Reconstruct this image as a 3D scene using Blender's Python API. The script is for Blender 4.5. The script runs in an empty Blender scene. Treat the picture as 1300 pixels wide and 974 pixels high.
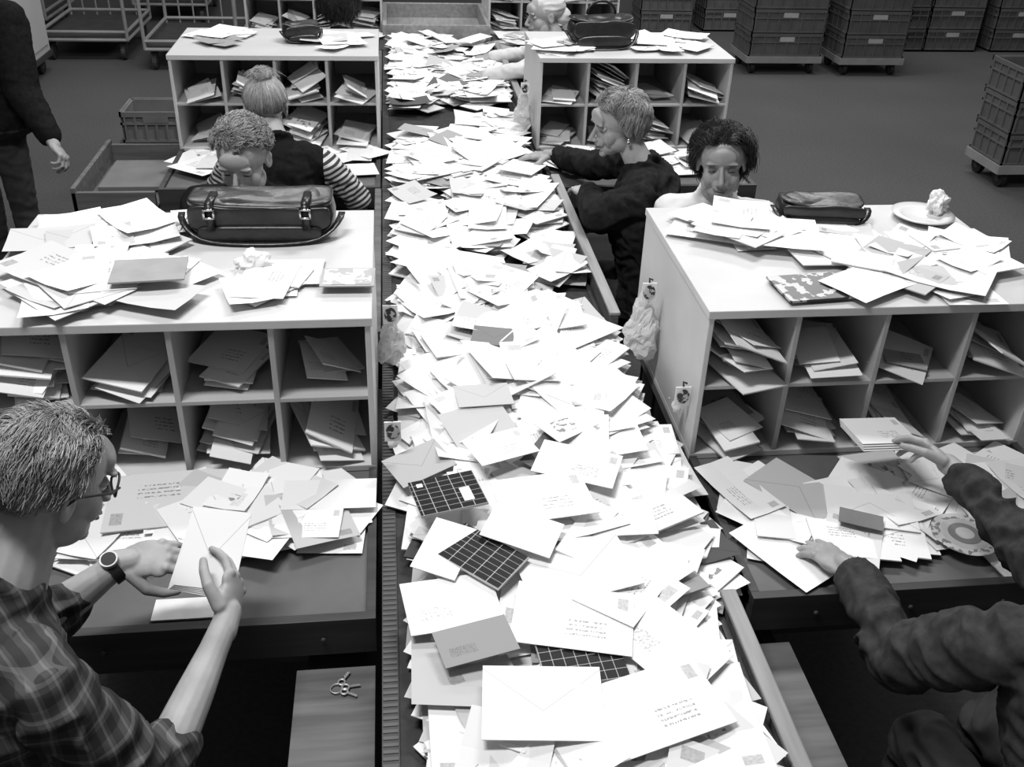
import bpy, bmesh, math, random
import numpy as np
from mathutils import Vector, Matrix, Euler, noise
rnd=random.Random(7)
V=Vector
scene=bpy.context.scene
# ---------------------------------------------------------------- materials
def newmat(name):
    m=bpy.data.materials.new(name); m.use_nodes=True
    nt=m.node_tree
    return m,nt,nt.nodes['Principled BSDF']
def mat(name,g,rough=.6,var=.12,scale=12,bump=0,metal=0,stretch=None,alpha=1,spec=.3,bd=.002):
    m,nt,b=newmat(name)
    tc=nt.nodes.new('ShaderNodeTexCoord')
    mp=nt.nodes.new('ShaderNodeMapping')
    if stretch: mp.inputs['Scale'].default_value=stretch
    n=nt.nodes.new('ShaderNodeTexNoise'); n.inputs['Scale'].default_value=scale; n.inputs['Detail'].default_value=5
    nt.links.new(tc.outputs['Object'],mp.inputs['Vector']); nt.links.new(mp.outputs['Vector'],n.inputs['Vector'])
    r=nt.nodes.new('ShaderNodeMapRange')
    r.inputs['From Min'].default_value=.3; r.inputs['From Max'].default_value=.7
    r.inputs['To Min'].default_value=g*(1-var); r.inputs['To Max'].default_value=g*(1+var)
    nt.links.new(n.outputs['Fac'],r.inputs['Value'])
    nt.links.new(r.outputs['Result'],b.inputs['Base Color'])
    b.inputs['Roughness'].default_value=rough; b.inputs['Metallic'].default_value=metal
    b.inputs['Specular IOR Level'].default_value=spec
    if bump:
        bp=nt.nodes.new('ShaderNodeBump'); bp.inputs['Strength'].default_value=bump; bp.inputs['Distance'].default_value=bd
        nt.links.new(n.outputs['Fac'],bp.inputs['Height']); nt.links.new(bp.outputs['Normal'],b.inputs['Normal'])
    if alpha<1: b.inputs['Alpha'].default_value=alpha
    return m
class NE:
    def __init__(s,nt): s.nt=nt
    def m(s,op,a,b=None,c=None):
        n=s.nt.nodes.new('ShaderNodeMath'); n.operation=op
        for i,x in enumerate((a,b,c)):
            if x is None: continue
            if isinstance(x,(int,float)): n.inputs[i].default_value=x
            else: s.nt.links.new(x,n.inputs[i])
        return n.outputs[0]
    def rng(s,x,lo,hi): return s.m('MULTIPLY',s.m('GREATER_THAN',x,lo),s.m('LESS_THAN',x,hi))
def letter_mat():
    m,nt,b=newmat('paper_letters'); e=NE(nt); M=e.m
    at=nt.nodes.new('ShaderNodeAttribute'); at.attribute_name='tone'
    sp=nt.nodes.new('ShaderNodeSeparateColor'); nt.links.new(at.outputs['Color'],sp.inputs[0])
    tone,var,rd=sp.outputs[0],sp.outputs[1],sp.outputs[2]
    uv=nt.nodes.new('ShaderNodeUVMap'); uv.uv_map='UVMap'
    sx=nt.nodes.new('ShaderNodeSeparateXYZ'); nt.links.new(uv.outputs[0],sx.inputs[0])
    u,v=sx.outputs[0],sx.outputs[1]
    cb=nt.nodes.new('ShaderNodeCombineXYZ')
    nt.links.new(M('MULTIPLY',u,55),cb.inputs[0]); nt.links.new(M('MULTIPLY',v,26),cb.inputs[1]); nt.links.new(M('MULTIPLY',rd,50),cb.inputs[2])
    no=nt.nodes.new('ShaderNodeTexNoise'); no.inputs['Scale'].default_value=1; nt.links.new(cb.outputs[0],no.inputs['Vector'])
    nf=no.outputs['Fac']
    cb2=nt.nodes.new('ShaderNodeCombineXYZ')
    nt.links.new(M('MULTIPLY',u,7),cb2.inputs[0]); nt.links.new(M('MULTIPLY',v,7),cb2.inputs[1]); nt.links.new(M('MULTIPLY',rd,80),cb2.inputs[2])
    no2=nt.nodes.new('ShaderNodeTexNoise'); no2.inputs['Scale'].default_value=1; no2.inputs['Detail'].default_value=5; nt.links.new(cb2.outputs[0],no2.inputs['Vector'])
    front=M('LESS_THAN',var,.45)
    back=e.rng(var,.45,.7); win=e.rng(var,.7,.85); pr=M('GREATER_THAN',var,.955)
    lines=M('MULTIPLY',M('GREATER_THAN',M('SINE',M('MULTIPLY',v,88)),.35),M('MULTIPLY',e.rng(u,.45,.78),e.rng(v,.2,.46)))
    lines=M('MULTIPLY',M('MULTIPLY',lines,M('GREATER_THAN',nf,.49)),front)
    stamp=M('MULTIPLY',M('MULTIPLY',e.rng(u,.86,.95),e.rng(v,.70,.9)),front)
    stamp=M('MULTIPLY',stamp,M('ADD',.3,nf))
    fl=M('ABSOLUTE',M('SUBTRACT',v,M('ADD',.38,M('MULTIPLY',1.15,M('ABSOLUTE',M('SUBTRACT',u,.5))))))
    flap=M('MULTIPLY',M('LESS_THAN',fl,.010),back)
    wn=M('MULTIPLY',M('MULTIPLY',e.rng(u,.12,.48),e.rng(v,.22,.46)),win)
    wn=M('MULTIPLY',wn,M('ADD',.2,M('MULTIPLY',M('GREATER_THAN',nf,.57),.6)))
    pm=M('MULTIPLY',M('MULTIPLY',e.rng(u,.2,.8),e.rng(v,.2,.75)),pr)
    pm=M('MULTIPLY',pm,M('GREATER_THAN',no2.outputs['Fac'],.55))
    dark=M('ADD',M('MULTIPLY',lines,.55),M('MULTIPLY',stamp,.45))
    dark=M('ADD',dark,M('MULTIPLY',flap,.3)); dark=M('ADD',dark,M('MULTIPLY',wn,.45)); dark=M('ADD',dark,M('MULTIPLY',pm,.65))
    k=M('SUBTRACT',1,M('MINIMUM',dark,.93))
    nt.links.new(M('MULTIPLY',tone,k),b.inputs['Base Color'])
    b.inputs['Roughness'].default_value=.75; b.inputs['Specular IOR Level'].default_value=.12
    return m
def grid_mat(name,bg,ln,scale,width,rough=.8,second=None,uvm=False,sy=1):
    m,nt,b=newmat(name); e=NE(nt); M=e.m
    tc=nt.nodes.new('ShaderNodeTexCoord'); sx=nt.nodes.new('ShaderNodeSeparateXYZ')
    nt.links.new(tc.outputs['UV' if uvm else 'Object'],sx.inputs[0])
    def stripe(x,sc,w): return M('LESS_THAN',M('FRACT',M('MULTIPLY',x,sc)),w)
    a=sx.outputs[0]; c=sx.outputs[1] if uvm else sx.outputs[2]
    if not uvm: a=M('ADD',a,M('MULTIPLY',sx.outputs[1],.9))
    s=M('ADD',stripe(a,scale,width),stripe(c,scale*sy,width))
    s=M('MINIMUM',M('MULTIPLY',s,.6),1)
    val=M('ADD',bg,M('MULTIPLY',s,ln-bg))
    if second:
        s2=M('ADD',stripe(M('ADD',a,.013),scale/1.0,.12),stripe(M('ADD',c,.02),scale,.12))
        val=M('ADD',val,M('MULTIPLY',s2,second))
    nt.links.new(val,b.inputs['Base Color']); b.inputs['Roughness'].default_value=rough
    b.inputs['Specular IOR Level'].default_value=.15
    return m
def stripe_mat(name,a,bv,scale):
    m,nt,b=newmat(name); e=NE(nt); M=e.m
    tc=nt.nodes.new('ShaderNodeTexCoord'); sx=nt.nodes.new('ShaderNodeSeparateXYZ'); nt.links.new(tc.outputs['Object'],sx.inputs[0])
    z=M('ADD',sx.outputs[2],M('MULTIPLY',M('ABSOLUTE',M('ADD',sx.outputs[0],.44)),-.45))
    s=M('GREATER_THAN',M('FRACT',M('MULTIPLY',z,scale)),.5)
    nt.links.new(M('ADD',a,M('MULTIPLY',s,bv-a)),b.inputs['Base Color']); b.inputs['Roughness'].default_value=.9
    return m
def hair_mat(name,g):
    m,nt,b=newmat(name); e=NE(nt)
    at=nt.nodes.new('ShaderNodeAttribute'); at.attribute_name='tone'
    nt.links.new(e.m('MULTIPLY',at.outputs['Fac'],g),b.inputs['Base Color'])
    b.inputs['Roughness'].default_value=.45; b.inputs['Specular IOR Level'].default_value=.4
    return m
def floor_mat():
    m,nt,b=newmat('carpet_floor')
    tc=nt.nodes.new('ShaderNodeTexCoord')
    n=nt.nodes.new('ShaderNodeTexNoise'); n.inputs['Scale'].default_value=60; n.inputs['Detail'].default_value=8
    n2=nt.nodes.new('ShaderNodeTexNoise'); n2.inputs['Scale'].default_value=.8
    nt.links.new(tc.outputs['Object'],n.inputs['Vector']); nt.links.new(tc.outputs['Object'],n2.inputs['Vector'])
    e=NE(nt)
    val=e.m('MULTIPLY',e.m('ADD',.038,e.m('MULTIPLY',n.outputs['Fac'],.06)),e.m('ADD',.75,e.m('MULTIPLY',n2.outputs['Fac'],.5)))
    nt.links.new(val,b.inputs['Base Color']); b.inputs['Roughness'].default_value=.85
    bp=nt.nodes.new('ShaderNodeBump'); bp.inputs['Strength'].default_value=.3; bp.inputs['Distance'].default_value=.004
    nt.links.new(n.outputs['Fac'],bp.inputs['Height']); nt.links.new(bp.outputs['Normal'],b.inputs['Normal'])
    return m
PAPER=letter_mat()
LAM=mat('laminate_light',.54,.45,.05,6)
LAMTOP=mat('laminate_top',.54,.4,.06,5)
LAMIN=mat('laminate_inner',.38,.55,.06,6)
DESK=mat('desk_linoleum',.11,.5,.15,9)
WOOD=mat('wood_board',.12,.5,.3,3,stretch=(1,12,12))
WOODD=mat('wood_dark',.045,.5,.3,3,stretch=(1,10,10))
WOODE=mat('wood_rail_edge',.27,.45,.2,4,stretch=(10,1,10))
BELT=mat('belt_rubber',.03,.6,.3,40)
METAL=mat('steel_grey',.34,.4,.1,10,metal=.3)
METALD=mat('steel_dark',.05,.5,.2,10)
RIB=mat('edge_strip_rib',.09,.45,.1,10)
CRATE=mat('crate_plastic',.105,.5,.15,8)
CRATEL=mat('crate_plastic_light',.15,.5,.15,8)
RUB=mat('rubber_black',.02,.6)
WHITEP=mat('plastic_white',.8,.35,.05,8,bump=.2,bd=.005)
WHITEC=mat('cabinet_white',.5,.5,.05,3)
LEATH=mat('leather_black',.018,.32,.3,30,bump=.35,spec=.5,bd=.006)
CHROME=mat('buckle_chrome',.7,.2,.05,metal=1)
SKIN=mat('skin',.33,.5,.16,18,spec=.3,bump=.2)
LIP=mat('lips',.16,.45,.05)
EYEW=mat('eye_white',.6,.2,.02); IRIS=mat('iris_dark',.02,.2,.02)
CLOTHB=mat('cloth_black',.010,.9,.3,60,bump=.3,spec=.08)
CLOTHD=mat('cloth_jacket_dark',.014,.9,.4,45,bump=.5,spec=.1)
CLOTHW=mat('cloth_white',.62,.9,.06,30,bump=.3)
DENIM=mat('denim_dark',.036,.8,.4,40,bump=.5,spec=.15)
TROUS=mat('trousers_dark',.03,.9,.2,30)
PLAID=grid_mat('plaid_shirt',.060,.020,22,.42,second=.045)
STRIPE=stripe_mat('striped_jersey',.03,.55,42)
TARTAN=grid_mat('tartan_paper',.010,.6,7,.06,rough=.5,uvm=True,sy=.75)
# ---------------------------------------------------------------- mesh builder
class MB:
    def __init__(s): s.v=[];s.f=[];s.m=[]
    def add(s,vs,fs,mi=0):
        o=len(s.v); s.v+= [tuple(p) for p in vs]; s.f+=[tuple(i+o for i in f) for f in fs]; s.m+=[mi]*len(fs)
    def box(s,x0,x1,y0,y1,z0,z1,mi=0,M=None):
        vs=[V((x,y,z)) for z in (z0,z1) for y in (y0,y1) for x in (x0,x1)]
        if M is not None: vs=[M@p for p in vs]
        s.add(vs,[(0,2,3,1),(4,5,7,6),(0,1,5,4),(2,6,7,3),(0,4,6,2),(1,3,7,5)],mi)
    def loft(s,rings,mi=0,closed=True):
        n=len(rings[0]); vs=[p for r in rings for p in r]; fs=[]
        for i in range(len(rings)-1):
            for j in range(n):
                k=(j+1)%n; fs.append((i*n+j,i*n+k,(i+1)*n+k,(i+1)*n+j))
        if closed: fs.append(tuple(reversed(range(n)))); fs.append(tuple(range((len(rings)-1)*n,len(rings)*n)))
        s.add(vs,fs,mi)
    def tube(s,pts,rs,n=10,mi=0):
        pts=[V(p) for p in pts]
        if isinstance(rs,(int,float)): rs=[rs]*len(pts)
        up=None; rings=[]
        for i,p in enumerate(pts):
            t=(pts[min(i+1,len(pts)-1)]-pts[max(i-1,0)]).normalized()
            if up is None:
                up=V((0,0,1)) if abs(t.z)<.9 else V((1,0,0))
            a=t.cross(up).normalized(); b=a.cross(t).normalized(); up=b
            rings.append([p+(a*math.cos(2*math.pi*j/n)+b*math.sin(2*math.pi*j/n))*rs[i] for j in range(n)])
        s.loft(rings,mi)
    def ell(s,c,r,M=None,mi=0,nu=20,nv=12):
        c=V(c); rings=[]
        for i in range(nv+1):
            ph=-math.pi/2+math.pi*(i+.0)/nv
            if i in(0,nv): ph*=.985
            rings.append([V((math.cos(ph)*math.cos(2*math.pi*j/nu)*r[0],math.cos(ph)*math.sin(2*math.pi*j/nu)*r[1],math.sin(ph)*r[2])) for j in range(nu)])
        rings=[[ (M@p if M is not None else p)+c for p in R] for R in rings]
        s.loft(rings,mi)
    def cap(s,a,b,ra,rb,mi=0,n=16):
        a=V(a);b=V(b)
        s.tube([a,b],[ra,rb],n,mi); s.ell(a,(ra,)*3,mi=mi,nu=n,nv=8); s.ell(b,(rb,)*3,mi=mi,nu=n,nv=8)
    def obj(s,name,mats,smooth=False,bevel=0,parent=None):
        me=bpy.data.meshes.new(name); me.from_pydata(s.v,[],s.f)
        for m in mats: me.materials.append(m)
        me.polygons.foreach_set('material_index',s.m)
        me.update()
        bm=bmesh.new(); bm.from_mesh(me); bmesh.ops.recalc_face_normals(bm,faces=bm.faces); bm.to_mesh(me); bm.free()
        if smooth:
            me.polygons.foreach_set('use_smooth',[True]*len(me.polygons))
        o=bpy.data.objects.new(name,me); scene.collection.objects.link(o)
        if bevel:
            b=o.modifiers.new('b','BEVEL'); b.width=bevel; b.segments=2; b.limit_method='ANGLE'
        if parent: par(o,parent)
        return o
def par(o,p):
    o.parent=p; o.matrix_parent_inverse=Matrix.Translation(-p.location)
def empty(name,loc):
    e=bpy.data.objects.new(name,None); e.location=loc; e.empty_display_size=.1; scene.collection.objects.link(e); return e
def fuse(mb,name,vox,mats,smooth=4,disp=0,dscale=14,parent=None,vfun=None,matfun=None,sf=.5):
    o=mb.obj(name+'_tmp',mats)
    r=o.modifiers.new('r','REMESH'); r.mode='VOXEL'; r.voxel_size=vox; r.use_smooth_shade=True
    if smooth:
        q=o.modifiers.new('s','SMOOTH'); q.factor=sf; q.iterations=smooth
    dg=bpy.context.evaluated_depsgraph_get(); dg.update()
    me=bpy.data.meshes.new_from_object(o.evaluated_get(dg)); me.name=name
    bpy.data.objects.remove(o)
    if vfun:
        for v in me.vertices: v.co=vfun(v.co)
    if disp:
        me.update()
        ns=[v.normal.copy() for v in me.vertices]
        for v,n in zip(me.vertices,ns):
            c=v.co*dscale
            w=V((noise.noise(c*.5),noise.noise(c*.5+V((9,0,0))),0))*1.5
            k=noise.noise(V((c.x*.7,c.y*.7,c.z*1.5))+w)
            k=1-abs(k)*3.2
            v.co+=n*disp*k
    me.materials.clear()
    for m in mats: me.materials.append(m)
    n=len(me.polygons)
    if matfun:
        cs=np.empty(n*3); me.polygons.foreach_get('center',cs); cs=cs.reshape(-1,3)
        me.polygons.foreach_set('material_index',matfun(cs).astype(np.int32))
    else: me.polygons.foreach_set('material_index',[0]*n)
    me.polygons.foreach_set('use_smooth',[True]*n)
    me.update()
    ob=bpy.data.objects.new(name,me); scene.collection.objects.link(ob)
    if parent: par(ob,parent)
    return ob
# ---------------------------------------------------------------- letters
def pick_tone():
    r=rnd.random()
    if r<.87: return .88-.22*rnd.random()**1.7
    if r<.955: return rnd.uniform(.45,.6)
    if r<.99: return rnd.uniform(.25,.38)
    return rnd.uniform(.07,.18)
SIZES=[(.162,.114),(.22,.11),(.229,.162),(.19,.13),(.15,.105),(.21,.148),(.14,.09),(.21,.21*.7)]
class Letters:
    def __init__(s): s.v=[];s.f=[];s.uv=[];s.col=[]
    def sheet(s,c,yaw,tx,ty,w,h,tone=None,var=None,bend=0.,nx=3,ny=2):
        tone=pick_tone() if tone is None else tone; var=rnd.random() if var is None else var
        if tone<.5 and var>.9: var=.6
        rd=rnd.random(); R=(Matrix.Rotation(yaw,3,'Z')@Matrix.Rotation(tx,3,'X')@Matrix.Rotation(ty,3,'Y')); c=V(c)
        o=len(s.v)
        for j in range(ny+1):
            for i in range(nx+1):
                a=i/nx;b=j/ny
                s.v.append(tuple(c+R@V(((a-.5)*w,(b-.5)*h,bend*((2*a-1)**2)+bend*.5*((2*b-1)**2)))))
        for j in range(ny):
            for i in range(nx):
                k=o+j*(nx+1)+i; s.f.append((k,k+1,k+nx+2,k+nx+1))
                s.uv+=[(i/nx,j/ny),((i+1)/nx,j/ny),((i+1)/nx,(j+1)/ny),(i/nx,(j+1)/ny)]
                s.col+=[(tone,var,rd,1)]*4
    def slab(s,c,yaw,tx,ty,w,h,t=.003,tone=None,var=None):
        tone=pick_tone() if tone is None else tone; var=rnd.random() if var is None else var
        rd=rnd.random(); R=(Matrix.Rotation(yaw,3,'Z')@Matrix.Rotation(tx,3,'X')@Matrix.Rotation(ty,3,'Y')); c=V(c)
        o=len(s.v)
        for z in(-t/2,t/2):
            for (a,b) in((-1,-1),(1,-1),(1,1),(-1,1)): s.v.append(tuple(c+R@V((a*w/2,b*h/2,z))))
        s.f.append((o+4,o+5,o+6,o+7)); s.uv+=[(0,0),(1,0),(1,1),(0,1)]; s.col+=[(tone,var,rd,1)]*4
        for q in((0,3,2,1),(0,1,5,4),(1,2,6,5),(2,3,7,6),(3,0,4,7)):
            s.f.append(tuple(o+i for i in q)); s.uv+=[(0,0)]*4; s.col+=[(tone*.85,.6,rd,1)]*4
    def obj(s,name,mats=None,parent=None):
        me=bpy.data.meshes.new(name); me.from_pydata(s.v,[],s.f)
        u=me.uv_layers.new(name='UVMap'); u.data.foreach_set('uv',np.array(s.uv,dtype=np.float32).ravel())
        a=me.color_attributes.new(name='tone',type='FLOAT_COLOR',domain='CORNER'); a.data.foreach_set('color',np.array(s.col,dtype=np.float32).ravel())
        me.materials.append((mats or [PAPER])[0]); me.update()
        o=bpy.data.objects.new(name,me); scene.collection.objects.link(o)
        if parent: par(o,parent)
        return o
# ---------------------------------------------------------------- room
mb=MB(); mb.box(-9,12,-4,17,-.1,0); mb.obj('floor',[floor_mat()])
WALL=mat('wall_paint',.35,.8,.05,2)
mb=MB(); mb.box(-9,12,17,17.15,0,5); mb.obj('wall_back',[WALL])
mb=MB(); mb.box(-9.15,-9,-4,17,0,5); mb.obj('wall_left',[WALL])
mb=MB(); mb.box(12,12.15,-4,17,0,5); mb.obj('wall_right',[WALL])
# ---------------------------------------------------------------- sorting cases & desks
TZ=.80; CH=.44
def sorting_case(x0,y0,cols,cw,depth,fill=True,seed=0):
    x1=x0+cols*cw; t=.014
    e=empty('mail_sorting_case',((x0+x1)/2,y0+depth/2,TZ))
    mb=MB()
    mb.box(x0-.004,x1+.004,y0-.004,y0+depth,TZ+CH-.022,TZ+CH,1)
    mb.box(x0,x1,y0,y0+depth,TZ,TZ+.018,0)
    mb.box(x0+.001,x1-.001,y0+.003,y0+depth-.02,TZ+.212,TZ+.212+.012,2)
    mb.box(x0,x1,y0+depth-.014,y0+depth-.001,TZ+.018,TZ+CH-.022,0)
    for i in range(cols+1):
        x=x0+i*cw
        a,b=(x-t/2,x+t/2)
        if i==0: a,b=x,x+t
        if i==cols: a,b=x-t,x
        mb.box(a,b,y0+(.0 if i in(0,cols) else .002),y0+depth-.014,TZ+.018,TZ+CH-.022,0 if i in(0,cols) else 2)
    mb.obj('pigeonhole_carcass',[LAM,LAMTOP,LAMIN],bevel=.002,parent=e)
    L=Letters(); r=random.Random(seed+11)
    for i in range(cols):
        for j in range(2):
            zb=TZ+(.02 if j==0 else .227)
            n=r.choice([3,5,7,10,14,4]); cx=x0+(i+.5)*cw
            base=r.uniform(.02,.55)*r.choice([1,1,-1]); ya=r.uniform(-.35,.35)
            z=zb+.004
            for k in range(n):
                tt=r.uniform(.001,.005)
                f=k/max(1,n-1)
                w,h=(.15,.22) if r.random()<.35 else (.115,.165)
                ww=w*r.uniform(.85,1.02); hh=h*r.uniform(.85,1.15)
                sl=base*(.35+.65*f)+r.uniform(-.10,.10)
                xx=cx+r.uniform(-.016,.016); yy=y0+h/2+r.uniform(-.035,.09)
                zz=z+abs(math.sin(sl))*ww*.5
                if zz+abs(math.sin(sl))*ww*.5>zb+.175: break
                L.slab((xx,yy,zz+.003),ya+r.uniform(-.28,.28),r.uniform(-.02,.10),sl,ww,hh,tt,tone=(pick_tone() if k%3 else r.uniform(.68,.88)))
                z+=tt+r.uniform(0.001,.005)
    L.obj('sorted_letters',parent=e)
    return e
CW=.23
cases=[(-.985,2.02,.66,1),(.745,2.01,.66,2),(-.98,4.52,.55,3),(.68,4.50,.55,4),(-.97,7.0,.55,5),(.68,7.0,.55,6)]
for (x,y,d,sd) in cases: sorting_case(x,y,4,CW,d,seed=sd)
def sorting_desk(x0,y0,depth_case,side):
    x1=x0+4*CW; yf=y0-.5
    e=empty('sorting_desk',((x0+x1)/2,y0,0))
    mb=MB()
    mb.box(x0,x1,yf,y0+depth_case+.02,TZ-.03,TZ-.001,0)
    mb.box(x0,x1,yf-.022,yf,TZ-.085,TZ+.012,1)
    for x in(x0,x1-.02): mb.box(x,x+.02,yf,y0-.002,TZ-.085,TZ+.012,1)
    for x in(x0+.03,x1-.07):
        for y in(yf+.05,y0+depth_case-.06): mb.box(x,x+.04,y,y+.04,0,TZ-.03,2)
    mb.box(x0+.03,x1-.03,y0+depth_case-.05,y0+depth_case-.03,.15,TZ-.03,2)
    mb.box(x0+.05,x1-.05,yf+.07,yf+.09,TZ-.2,TZ-.03,2)
    xs=(x1-.17,x1-.005) if side<0 else (x0+.03,x0+.10)
    mb.box(xs[0],xs[1],yf-.36,yf-.03,TZ-.135,TZ-.118,3)
    mb.box(xs[0]+.02,xs[1]-.02,yf-.36,yf+.06,TZ-.165,TZ-.136,2)
    for i in range(4):
        mb.ell((x0+.15+i*.22,yf-.024,TZ-.04),(.006,.004,.006),mi=2,nu=8,nv=6)
    mb.obj('desk_frame',[DESK,WOODD,METALD,WOOD],bevel=.003,parent=e)
for (x,y,d,sd) in cases: sorting_desk(x,y,d,-1 if x<0 else 1)
# ---------------------------------------------------------------- conveyor
e=empty('conveyor_belt',(.32,3.5,0))
mb=MB()
mb.box(-.02,.655,.0,6.8,TZ-.03,TZ,0)
mb.box(-.052,-.02,0,6.8,TZ-.12,TZ+.006,1)
mb.box(.655,.668,0,6.8,TZ-.12,TZ+.004,1)
for i in range(460):
    y=.02+i*.01475; mb.box(-.05,-.022,y,y+.007,TZ+.006,TZ+.0075,2)
for y in(.4,2.3,4.2,6.2):
    for x in(0,.6): mb.box(x,x+.05,y,y+.05,0,TZ-.03,2)
mb.box(-.03,.65,.0,6.8,.3,.34,2)
mb.obj('belt_bed',[BELT,METALD,RIB],parent=e)
mb=MB()
for (a,b,zt) in((.45,1.50,.835),(2.70,3.98,.872),(5.1,6.45,.872)):
    mb.box(.674,.70,a,b,.56,zt-.014,0); mb.box(.669,.705,a,b,zt-.014,zt,1)
for (a,b) in((2.72,3.98),(5.12,6.45)):
    mb.box(-.084,-.056,a,b,.60,.815,0)
mb.box(-.05,.68,6.8,6.83,.6,.9,1); mb.box(-.05,.68,7.55,7.58,.6,.9,1); mb.box(-.05,-.02,6.83,7.55,.6,.9,1); mb.box(.65,.68,6.83,7.55,.6,.9,1)
mb.box(-.02,.65,6.83,7.55,.78,.8,1)
mb.obj('side_rails',[WOOD,WOODE],bevel=.004,parent=e)
# ---------------------------------------------------------------- letter mounds
def scatter(name,n,x0,x1,y0,y1,z0,hf,tilt=.14,big=.3,tone=None,parent=None,slabs=.35,keep=None,smax=9,clampx=None):
    L=Letters()
    for k in range(n):
        for _ in range(30):
            x=rnd.uniform(x0,x1); y=rnd.uniform(y0,y1)
            if keep is None or keep(x,y): break
        else: continue
        w,h=rnd.choice(SIZES)
        bb=big(y) if callable(big) else big
        if rnd.random()<bb: w,h=rnd.choice([(.229,.162),(.25,.176),(.30,.21)])
        if w>smax: w,h=.22,.155
        yaw=rnd.uniform(0,2*math.pi)
        if clampx:
            ex=abs(math.cos(yaw))*w/2+abs(math.sin(yaw))*h/2
            lo,hi=clampx(y); lo+=rnd.random()**1.5*.07; hi-=rnd.random()**1.5*.05
            x=min(max(x,lo+ex),hi-ex)
        H=hf(x,y); fr=(k+.5)/n
        z=z0+.003+H*fr
        tl=tilt*min(1,.25+H*9)
        tx,ty=rnd.gauss(0,tl*.7),rnd.gauss(0,tl*.7)
        z+= .35*(abs(math.sin(tx))*h*.5+abs(math.sin(ty))*w*.5)
        if rnd.random()<slabs: L.slab((x,y,z+.002),yaw,tx,ty,w,h,rnd.uniform(.001,.004))
        else: L.sheet((x,y,z),yaw,tx,ty,w,h,bend=rnd.uniform(-.004,.011))
    return L.obj(name,parent=parent)
def hb(x,y):
    c=1-((x-.34)/.38)**2
    k=.04+.04*max(0,min(1,(y-1.4)/.9))
    return max(.01,k*max(0,c))
def gap(x,y):
    g=noise.noise(V((x*3.2,y*2.1,3.3)))
    return not(g>(.30 if y>1.6 else .5))
def cx(y): return (-.01 if y<1.8 else -.045, .665 if y<1.55 else (.75 if y<2.1 else .69))
scatter('letter_heap',860,.0,.70,.75,3.1,TZ+.004,hb,tilt=.19,big=lambda y: .38 if y<1.6 else .16,keep=gap,clampx=cx)
scatter('letter_heap',660,.0,.66,2.9,6.7,TZ+.004,lambda x,y:.05,tilt=.19,big=.05,keep=gap,clampx=lambda y:(-.045,.69))
def desk_scatter(x0,x1,y0,y1,n,h=.02,keep=None,big=.12): scatter('loose_letters',n,x0,x1,y0,y1,TZ,lambda x,y:h,tilt=.07,big=big,keep=keep)
desk_scatter(-.88,-.14,1.74,1.94,70,.035,keep=lambda x,y: y>1.74+max(0,(x+.45)*.14))
desk_scatter(.82,1.58,1.62,1.93,50,.022,keep=lambda x,y: (y>1.72 or x<1.45) and not (.98<x<1.12 and y>1.8))
desk_scatter(-.85,-.12,4.2,4.44,30,.03); desk_scatter(.8,1.5,4.2,4.42,30,.03); desk_scatter(-.85,-.12,6.6,6.9,20,.03); desk_scatter(.75,1.5,6.6,6.9,20,.03)
def top(n,x0,x1,y0,y1,h=.012,big=.2,tilt=.05): scatter('loose_letters',n,x0,x1,y0,y1,TZ+CH,lambda x,y:h,tilt=tilt,big=big,smax=.26)
top(18,-.90,-.66,2.40,2.60,.02); top(22,-.82,-.52,2.11,2.34,.03,big=.3); top(6,-.36,-.26,2.14,2.26,.012,big=0); top(2,-.56,-.5,2.56,2.6)
top(18,.88,1.12,2.40,2.56,.03,big=.3); top(32,1.16,1.60,2.10,2.36,.02); top(8,1.15,1.35,2.38,2.48,.01)
top(8,-.86,-.7,4.7,4.95); top(8,-.35,-.15,4.65,4.9); top(10,.74,.92,4.62,4.72,.02); top(14,1.2,1.5,4.62,4.92,.02); top(5,-.8,-.2,7.1,7.4); top(5,.75,1.4,7.1,7.4)
def flat(name,c,yaw,tx,ty,w,h,t,m):
    L=Letters(); L.slab(c,yaw,tx,ty,w,h,t); return L.obj(name,[m])
flat('grey_envelope',(-.585,2.19,TZ+CH+.052),.08,0.02,0,.17,.12,.004,mat('paper_grey',.30,.7))
flat('grey_card',(1.07,1.69,TZ+.045),-.45,0,0,.10,.055,.002,mat('card_mid_grey',.16,.7))
flat('white_card',(-.46,1.565,TZ+.004),.0,0,0,.13,.06,.003,mat('card_white',.7,.7))
def parcel(c,yaw,tx,ty,w,h,t,lab=None):
    e=empty('tartan_parcel',c); L=Letters(); L.slab(c,yaw,tx,ty,w,h,t); L.obj('wrapping',[TARTAN],parent=e)
    if lab:
        R=Matrix.Rotation(yaw,3,'Z')@Matrix.Rotation(tx,3,'X')@Matrix.Rotation(ty,3,'Y')
        L=Letters()
        for (a,b,w2,h2) in lab: L.slab(V(c)+R@V((a,b,t/2+.001)),yaw,tx,ty,w2,h2,.001,tone=.8,var=.6)
        L.obj('label',parent=e)
parcel((.10,1.775,.910),1.78,-.03,.06,.135,.155,.006,[(-.02,-.040,.052,.024),(.045,.055,.014,.014)])
parcel((.160,1.575,.898),.85,.05,-.06,.11,.17,.006)
parcel((.33,1.30,.868),.1,.03,0,.16,.11,.006)
L=Letters()
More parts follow.
